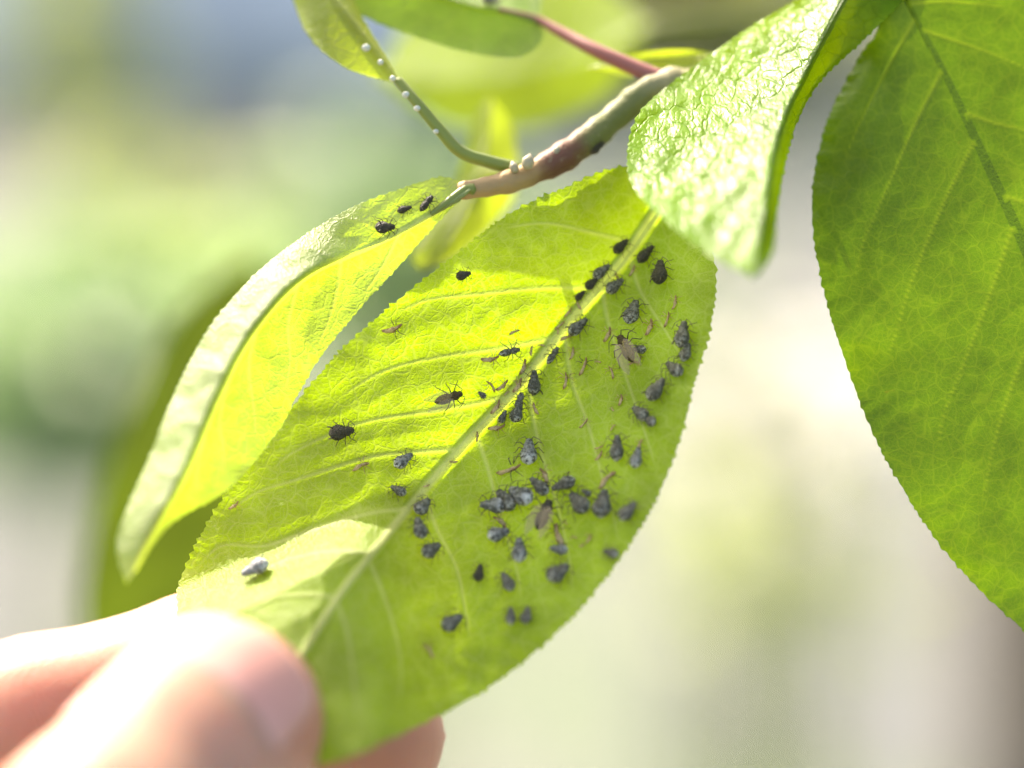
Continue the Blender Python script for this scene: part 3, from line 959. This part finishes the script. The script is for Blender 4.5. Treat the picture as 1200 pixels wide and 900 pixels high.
    # finger nails: curved plates lying on the finger
    def nail(tip, back, r, face, length, span, lift, adv):
        axv = tip - back; axv /= np.linalg.norm(axv)
        face = face - axv * np.dot(face, axv); face /= np.linalg.norm(face)
        sd = np.cross(axv, face)
        V, F = [], []
        n1, n2 = 22, 22
        for layer in (0, 1):
            for i in range(n1 + 1):
                u = i / n1
                for j in range(n2 + 1):
                    w = j / n2 * 2 - 1
                    # rounded plate outline
                    su = math.sqrt(max(0, 1 - (2 * u - 1) ** 4 * .35))
                    a = w * span * su
                    along = adv - length * (1 - u) + (-.9 * (w * w) if u > .5 else .7 * w * w) * (abs(u - .5) * 2) ** 2
                    drop = 5.0 * max(0, u - .55) ** 2
                    rr = r + lift - drop - layer * .5
                    V.append(tip + axv * along + face * (rr - 9.8) + (face * math.cos(a) + sd * math.sin(a)) * 9.8)
        m = (n1 + 1) * (n2 + 1)
        g = lambda l, i, j: l * m + i * (n2 + 1) + j
        for i in range(n1):
            for j in range(n2):
                F.append((g(0, i, j), g(0, i, j + 1), g(0, i + 1, j + 1), g(0, i + 1, j)))
                F.append((g(1, i, j), g(1, i + 1, j), g(1, i + 1, j + 1), g(1, i, j + 1)))
        for i in range(n1):
            F.append((g(0, i, 0), g(0, i + 1, 0), g(1, i + 1, 0), g(1, i, 0)))
            F.append((g(0, i, n2), g(1, i, n2), g(1, i + 1, n2), g(0, i + 1, n2)))
        for j in range(n2):
            F.append((g(0, 0, j), g(1, 0, j), g(1, 0, j + 1), g(0, 0, j + 1)))
            F.append((g(0, n1, j), g(0, n1, j + 1), g(1, n1, j + 1), g(1, n1, j)))
        V = np.array(V)
        W = (V[:, :1] * RT + V[:, 1:2] * UP + V[:, 2:] * FW) * .001
        return link('fingernail', mesh('fingernail', W, [q[::-1] for q in F]), ob, MAT['nail'])
    nail(TH[0][0], TH[1][0], 9.0, np.array([-.30, .12, -1.0]), 16.5, .98, .5, 3.6)
    nail(IN[0][0], IN[1][0], 7.4, np.array([.2, .2, 1.0]), 11, .42, .2, 4.0)
    return ob


hand()


# ------------------------------------------------------------------ aphids
def aphid_body(seg=14, ring=12, kind='plump'):
    prof = {'plump': [(-.50, .03), (-.47, .10), (-.40, .20), (-.30, .275), (-.18, .305), (-.06, .295), (.04, .255), (.12, .215), (.17, .185), (.23, .195), (.30, .175), (.35, .135), (.39, .135), (.45, .115), (.49, .06), (.505, .01)],
            'slim': [(-.50, .02), (-.46, .07), (-.38, .13), (-.28, .175), (-.16, .195), (-.05, .185), (.04, .155), (.10, .135), (.16, .17), (.24, .185), (.31, .165), (.36, .12), (.41, .125), (.46, .10), (.50, .05), (.51, .01)],
            'husk': [(-.50, .02), (-.44, .09), (-.34, .14), (-.22, .16), (-.10, .13), (.0, .15), (.10, .12), (.2, .13), (.3, .10), (.4, .11), (.46, .07), (.50, .01)]}[kind]
    if kind != 'husk':
        ring = 18
        q = spline([(a_ * 100, b_ * 100, 0) for a_, b_ in prof], 34) / 100
        prof = [(a_, max(b_, .008)) for a_, b_, _ in q]
    V, F = [], []
    r = random.Random(3)
    for i, (x, w) in enumerate(prof):
        seg_ = 1 + .03 * math.sin(x * 62)
        for j in range(ring):
            a = 2 * math.pi * j / ring
            hgt = w * (.92 if math.sin(a) > 0 else .62)
            jit = 1 + (r.uniform(-.22, .22) if kind == 'husk' else r.uniform(-.02, .02))
            V.append((x, math.cos(a) * w * seg_ * jit, .20 + math.sin(a) * hgt * seg_ * jit + (.03 * math.sin(x * 4) if kind == 'husk' else 0)))
    n = len(prof)
    for i in range(n - 1):
        for j in range(ring):
            k = (j + 1) % ring
            F.append((i * ring + j, (i + 1) * ring + j, (i + 1) * ring + k, i * ring + k))
    F.append(tuple(range(ring))); F.append(tuple((n - 1) * ring + j for j in range(ring))[::-1])
    return mesh('body', V, F)


def limb_mesh(name, pts, rad):
    V, F = tube_arrays(pts, rad, 5)
    return mesh(name, V, F)


ANAT = {}
for kind in ('plump', 'slim', 'husk'):
    ANAT[kind] = aphid_body(kind=kind)
LEGS = []
for side in (-1, 1):
    for (x0, kx, fx, kl, fl_) in ((.24, .34, .46, .30, .40), (.14, .12, .06, .33, .47), (.04, -.14, -.32, .33, .48)):
        LEGS.append(limb_mesh('leg', [(x0, side * .12, .13), (kx, side * kl, .27), (fx, side * fl_, .04), (fx + .04, side * (fl_ + .05), .0)], [.022, .017, .011, .009]))
ANT = [limb_mesh('antenna', [(.45, s * .06, .22), (.55, s * .14, .27), (.42, s * .34, .30), (.18, s * .50, .24)], [.02, .014, .011, .008]) for s in (-1, 1)]
CORN = [limb_mesh('cornicle', [(-.28, s * .17, .36), (-.36, s * .21, .44), (-.44, s * .23, .48)], [.03, .026, .022]) for s in (-1, 1)]
WING = []
for s in (-1, 1):
    V, F = [], []
    N = 12
    for i in range(N + 1):
        u = i / N
        w = .17 * math.sin(math.pi * u ** .7) ** .7 + .01
        for tt in (-1, 0, 1):
            V.append((.18 - 1.05 * u, s * (.12 + .10 * u) + w * tt * .95, .44 + .04 * math.sin(u * 3) - abs(tt) * .03 + .02 * tt * s))
    for i in range(N):
        for j in range(2):
            F.append((i * 3 + j, i * 3 + j + 1, i * 3 + j + 4, i * 3 + j + 3))
    WING.append(mesh('wing', V, F))
for me in LEGS + ANT + CORN: me.materials.append(MAT['leg'])
for me in WING: me.materials.append(MAT['wing'])


def with_mat(me, mat):
    key = (me.name, mat.name)
    if key not in ANAT:
        m2 = me.copy(); m2.name = 'body'; m2.materials.clear(); m2.materials.append(mat)
        ANAT[key] = m2
    return ANAT[key]


def seat(root, s, px, py, length, ang, sink=0.0, roll=0.0):
    p, n = surf(s, px, py)
    a = math.radians(ang)
    d = math.cos(a) * RT + math.sin(a) * UP
    d = d - n * np.dot(d, n); d /= np.linalg.norm(d)
    y = np.cross(n, d)
    L = length * Q
    m = Matrix(((d[0] * L, y[0] * L, n[0] * L, 0), (d[1] * L, y[1] * L, n[1] * L, 0), (d[2] * L, y[2] * L, n[2] * L, 0), (0, 0, 0, 1)))
    loc = p + n * (.0001 - sink)
    m.translation = loc
    if roll: m = m @ Matrix.Rotation(roll, 4, 'X')
    root.matrix_world = m


GRP = 'aphids on the leaves'


def aphid(s, px, py, length, ang, mat, label, kind='plump', wings=False, limbs=True):
    name = 'winged_aphid' if wings else 'aphid'
    root = empty(name)
    tag(root, label, 'aphid', GRP)
    seat(root, s, px, py, length * .93, ang + random.uniform(-9, 9))
    bd = link('body', with_mat(ANAT[kind], MAT[mat]), root)
    bd.scale = (random.uniform(.94, 1.04), random.uniform(.84, 1.14), random.uniform(.85, 1.1))
    for me in LEGS: link('leg', me, root)
    for me in ANT: link('antenna', me, root)
    if kind == 'plump':
        for me in CORN: link('cornicle', me, root)
    if wings:
        for me in WING: link('wing', me, root)
    return root


C1 = 'slate grey aphid in the dense cluster around the winged aphid'
C2 = 'grey aphid in the row beside the lower midrib'
C3 = 'dark aphid lined up along the upper midrib near the leaf base'
C4 = 'blue-grey aphid near the right margin of the large leaf below the glossy leaf'
C5 = 'dark aphid of the pair side by side near the lower leaf edge'
C6 = 'dark aphid feeding against the middle of the midrib'
APH = [
    (595, 410, 28, 4, 'aphid_grey', 'slim dark aphid lying level left of the midrib beside a pale shed skin', 'slim'),
    (680, 386, 30, 42, 'aphid_grey', 'stout dark aphid right of the midrib beside three pale shed skins', 'plump'), (648, 418, 26, 52, 'aphid_grey', 'slim dark aphid lying along the right side of the midrib', 'slim'), (622, 447, 32, 100, 'aphid_grey', 'stout dark aphid touching the midrib above two overlapping ones', 'plump'),
    (609, 472, 24, 80, 'aphid_grey', 'slimmer of two overlapping dark aphids at the midrib', 'slim'), (606, 486, 28, 75, 'aphid_grey', 'plumper of two overlapping dark aphids at the midrib', 'plump'), (587, 487, 18, 60, 'aphid_grey', 'small dark aphid on the edge of the midrib beside two overlapping ones', 'plump'),
    (564, 462, 13, 150, 'aphid_grey', 'tiny grey aphid left of the midrib beside two pale shed skins', 'plump'),
    (473, 541, 28, 40, 'aphid_wax', 'grey aphid with a pale-rimmed rear alone left of the midrib', 'plump'),
    (468, 578, 24, 145, 'aphid_grey', 'dull grey aphid alone close to the left of the midrib', 'plump'),
    (495, 597, 28, 65, 'aphid_grey', 'aphid nearest the leaf base in the row of three beside the lower midrib', 'plump'), (489, 621, 30, 85, 'aphid_grey', 'middle aphid in the row of three beside the lower midrib', 'plump'), (503, 647, 30, 42, 'aphid_grey', 'aphid nearest the leaf tip in the row of three beside the lower midrib', 'plump'),
    (620, 534, 38, 95, 'aphid_wax', 'large grey aphid with a pale-rimmed rear above the dense cluster, head to the leaf base', 'plump'),
    (632, 572, 30, 140, 'aphid_grey', 'grey aphid pressed against a side vein under the pinkish shed skin', 'plump'), (613, 583, 36, 140, 'aphid_wax', 'pale-mottled aphid between two grey ones in the dense cluster', 'plump'), (594, 588, 34, 130, 'aphid_grey', 'grey aphid lying across the rear of a pale-mottled one in the dense cluster', 'plump'),
    (579, 595, 34, 178, 'aphid_wax', 'pale-mottled aphid at the outer end of the cluster, head towards the midrib', 'plump'), (663, 570, 32, 190, 'aphid_grey', 'grey aphid lying level at the far side of the vein that splits the cluster', 'plump'), (682, 592, 40, 137, 'aphid_grey', 'largest grey aphid of the cluster, slanting beside a tiny one', 'plump'),
    (688, 579, 15, 140, 'aphid_grey', 'tiny grey aphid squeezed beside the dense cluster', 'plump'),
    (708, 594, 38, 92, 'aphid_grey', 'large grey aphid with its head at a long pale shed skin', 'plump'),
    (739, 602, 30, 62, 'aphid_grey', 'grey aphid alone beside the right leaf edge', 'plump'),
    (726, 527, 34, 97, 'aphid_grey', 'larger grey aphid of the two side by side above the right leaf edge', 'plump'),
    (748, 539, 27, 80, 'aphid_wax', 'rounder pale-ringed aphid of the two side by side above the right leaf edge', 'plump'),
    (753, 487, 28, 130, 'aphid_grey', 'larger of two overlapping blue-grey aphids on the right half', 'plump'), (764, 494, 22, 150, 'aphid_grey', 'smaller of two overlapping blue-grey aphids on the right half', 'plump'), (773, 460, 34, 65, 'aphid_grey', 'blue-grey aphid slanting just above the two overlapping ones', 'plump'), (793, 436, 32, 135, 'aphid_grey', 'blue-grey aphid lying across the leaf beside its right margin', 'plump'),
    (804, 394, 34, 95, 'aphid_grey', 'larger of two blue-grey aphids end to end on the right leaf margin', 'plump'), (807, 415, 26, 80, 'aphid_grey', 'smaller of two blue-grey aphids end to end on the right leaf margin', 'plump'), (743, 369, 34, 80, 'aphid_grey', 'blue-grey aphid alone just above the dark brown winged aphid', 'plump'),
    (752, 411, 20, 170, 'aphid_grey', 'small blue-grey aphid touching the dark brown winged aphid', 'plump'),
    (584, 628, 30, 22, 'aphid_wax', 'grey aphid with a white-ringed rear below a pinkish shed skin', 'plump'),
    (611, 647, 34, 95, 'aphid_wax', 'round white-mottled aphid just below the winged aphid', 'plump'),
    (655, 646, 24, 160, 'aphid_wax', 'small mottled aphid below a brown shed skin', 'plump'),
    (718, 649, 22, 160, 'aphid_grey', 'small grey aphid alone near the lower right leaf margin', 'plump'),
    (563, 673, 24, 85, 'aphid_black', 'jet black aphid alone on the lower leaf', 'plump'),
    (595, 684, 28, 120, 'aphid_grey', 'plump grey aphid beside the jet black one', 'plump'),
    (654, 674, 34, 42, 'aphid_grey', 'stout dark aphid at the outer end of a side vein', 'plump'),
    (528, 731, 32, 40, 'aphid_grey', 'blurred dark aphid alone on the lowest part of the leaf', 'plump'),
    (599, 724, 23, 95, 'aphid_grey', C5, 'plump'), (619, 723, 24, 85, 'aphid_grey', C5, 'plump'),
    (303, 673, 36, 185, 'aphid_pale', 'pale silvery aphid in the sunlit patch above the thumb', 'plump'),
    (543, 322, 20, 20, 'aphid_black', 'round black aphid near the upper left leaf edge', 'plump'),
    (730, 292, 26, 48, 'aphid_black', C3, 'plump'), (708, 322, 28, 48, 'aphid_grey', C3, 'plump'), (696, 335, 22, 50, 'aphid_black', C3, 'plump'),
    (723, 338, 28, 38, 'aphid_grey', C3, 'plump'), (682, 349, 18, 55, 'aphid_black', C3, 'plump'),
    (760, 301, 28, 45, 'aphid_black', C3, 'plump'), (777, 321, 34, 100, 'aphid_black', 'dark aphid at the leaf base beyond the midrib', 'plump'),
    (402, 507, 34, 12, 'aphid_black', 'shiny black-brown aphid alone in the middle of the left half', 'plump'),
]
for a in APH: aphid(main, *a)
aphid(main, 637, 607, 44, 62, 'aphid_black', 'winged aphid with clear brownish wings beside a side vein', 'slim', True)
aphid(main, 738, 411, 44, 132, 'aphid_brown', 'dark brown winged aphid between two right side veins', 'slim', True)
aphid(main, 525, 465, 36, 15, 'aphid_brown', 'mottled brown winged aphid left of the midrib', 'slim', True)
aphid(fold, 449, 268, 29, 5, 'aphid_black', 'largest of three black aphids on the narrow folded leaf')
aphid(fold, 474, 247, 19, 10, 'aphid_black', 'smallest, middle one of three black aphids on the narrow folded leaf')
aphid(fold, 500, 241, 26, 62, 'aphid_black', 'black aphid nearest the twig on the narrow folded leaf', 'slim')
aphid(topleaf, 574, 6, 26, 10, 'aphid_grey', 'dark aphid on the leaf with the red stalk')

# one aphid clings under the twig
root = empty('aphid'); tag(root, 'black aphid clinging under the twig', 'aphid', GRP)
pp = P1((697, 170, 4.4)); L = 22 * Q
dd = .8 * RT + .6 * UP; nn = .55 * RT - .75 * UP - .35 * FW; nn -= dd * np.dot(nn, dd); nn /= np.linalg.norm(nn); yy = np.cross(nn, dd)
m = Matrix([[dd[i] * L, yy[i] * L, nn[i] * L, pp[i]] for i in range(3)] + [[0, 0, 0, 1]]); root.matrix_world = m
link('body', with_mat(ANAT['plump'], MAT['aphid_black']), root)
for me in LEGS: link('leg', me, root)
for me in ANT: link('antenna', me, root)

# shed skins
H1 = 'pale shed skin caught along the midrib'
H2 = 'pale brown shed skin scattered right of the midrib toward the leaf base'
HUSK = [(667, 367, 14, 60, H1), (657, 382, 15, 40, H1), (662, 395, 16, 10, H1), (622, 411, 12, 80, H1), (613, 430, 18, 70, H1), (607, 452, 18, 60, H1), (582, 478, 18, 60, H1),
        (602, 389, 13, 20, 'faint pale shed skin alone above the level dark aphid'), (574, 421, 20, 10, 'pale shed skin touching the level dark aphid'),
        (575, 452, 17, 130, 'pale shed skin of the two left of the midrib'), (588, 452, 17, 40, 'pale shed skin of the two left of the midrib'),
        (582, 502, 20, 5, 'pale shed skin below the middle of the midrib'), (627, 480, 15, 110, 'small tan shed skin right of the midrib'),
        (663, 447, 20, 85, H2), (685, 430, 22, 70, H2), (713, 393, 18, 70, H2), (762, 385, 20, 80, H2), (783, 375, 18, 80, H2), (792, 355, 16, 80, H2), (717, 437, 16, 110, H2), (671, 415, 15, 80, H2), (742, 318, 14, 70, H2),
        (728, 470, 14, 90, H2), (685, 497, 14, 50, H2), (702, 535, 14, 60, H2), (750, 522, 14, 80, 'tiny pale shed skin above the pale-ringed round aphid'),
        (597, 552, 30, 8, 'brown and pale shed skin left of the pale-rimmed large aphid'), (639, 558, 20, 120, 'pinkish shed skin on the vein above the dense cluster'),
        (712, 563, 26, 48, 'long pale shed skin at the head of a large grey aphid'), (587, 612, 20, 140, 'pinkish shed skin under the dense cluster'), (655, 628, 28, 110, 'brown shed skin beside the winged aphid'),
        (502, 763, 18, 120, 'blurred pinkish shed skin on the lowest part of the leaf'), (423, 547, 20, 25, 'thin tan shed skin on the left half near the black-brown aphid'),
        (461, 386, 24, 15, 'brown long-legged shed skin by the upper left leaf edge'), (275, 593, 14, 35, 'flat brown shed skin near the left leaf margin')]
rh = random.Random(5)
for (x0, y0, x1, y1, k, side) in ((735, 300, 500, 575, 9, 'm'), (700, 420, 760, 520, 5, 'r'), (600, 520, 720, 640, 6, 'r')):
    for i in range(k):
        u = (i + rh.random()) / k
        px_, py_ = (x0 + (x1 - x0) * u + rh.uniform(-7, 7), y0 + (y1 - y0) * u + rh.uniform(-7, 7)) if side == 'm' else (rh.uniform(x0, x1), rh.uniform(y0, y1))
        HUSK.append((px_, py_, rh.uniform(7, 12), rh.uniform(0, 180), 'tiny tan fleck of shed skin on the midrib of the large leaf' if side == 'm' else 'tiny tan fleck of shed skin on the right half of the large leaf'))
HB = []
for k in range(4):
    m2 = ANAT['husk'].copy(); m2.name = 'body'; m2.materials.append(MAT['husk'])
    rr_ = random.Random(20 + k)
    bend, tw_ = rr_.uniform(-.5, .5), rr_.uniform(.6, 1.1)
    for v_ in m2.vertices:
        x, y, z = v_.co
        pinch = 1 - .35 * abs(math.sin(x * rr_.choice((6, 6.5)) + k))
        v_.co = (x, y * tw_ * pinch + bend * (x * x - .08), max(.0, (z - .1) * .7 * pinch) + .03 * math.sin(9 * x + k))
    HB.append(m2)
HL = []
for me in LEGS[:2] + LEGS[3:5]:
    m2 = me.copy(); m2.name = 'leg'; m2.materials.clear(); m2.materials.append(MAT['husk']); HL.append(m2)
for (px, py, ln, an, lb) in HUSK:
    root = empty('shed_skin'); tag(root, lb, 'shed skin', 'shed skins on the large leaf')
    seat(root, main, px, py, ln * 1.1, an, 0.0)
    link('body', random.choice(HB), root)
    for me in (LEGS[:2] + LEGS[3:5] if ln > 20 else HL): link('leg', me, root)

# white beads along the thin stalk
V, F = [], []
for i in range(9):
    th = math.pi * i / 8
    for j in range(12):
        a = 2 * math.pi * j / 12
        V.append((math.sin(th) * math.cos(a), math.sin(th) * math.sin(a), math.cos(th) * .85))
for i in range(8):
    for j in range(12):
        F.append((i * 12 + j, (i + 1) * 12 + j, (i + 1) * 12 + (j + 1) % 12, i * 12 + (j + 1) % 12))
bead = mesh('bead', V, F); bead.materials.append(MAT['drop'])
for (px, py, r, d) in [(429, 56, 5.2, 3.9), (446, 73, 3.6, 3.5), (460, 92, 4.0, 3.0), (476, 111, 5.0, 2.6), (489, 127, 4.4, 2.2), (511, 154, 3.6, 2.0)]:
    o = link('bead', bead)
    o.location = P1((px, py, d)); o.scale = (r * Q, r * Q * random.uniform(.7, 1), r * Q * random.uniform(.7, 1.2))
    tag(o, 'white glinting bead on the thin green stalk', 'bead', 'white beads on the thin stalk')
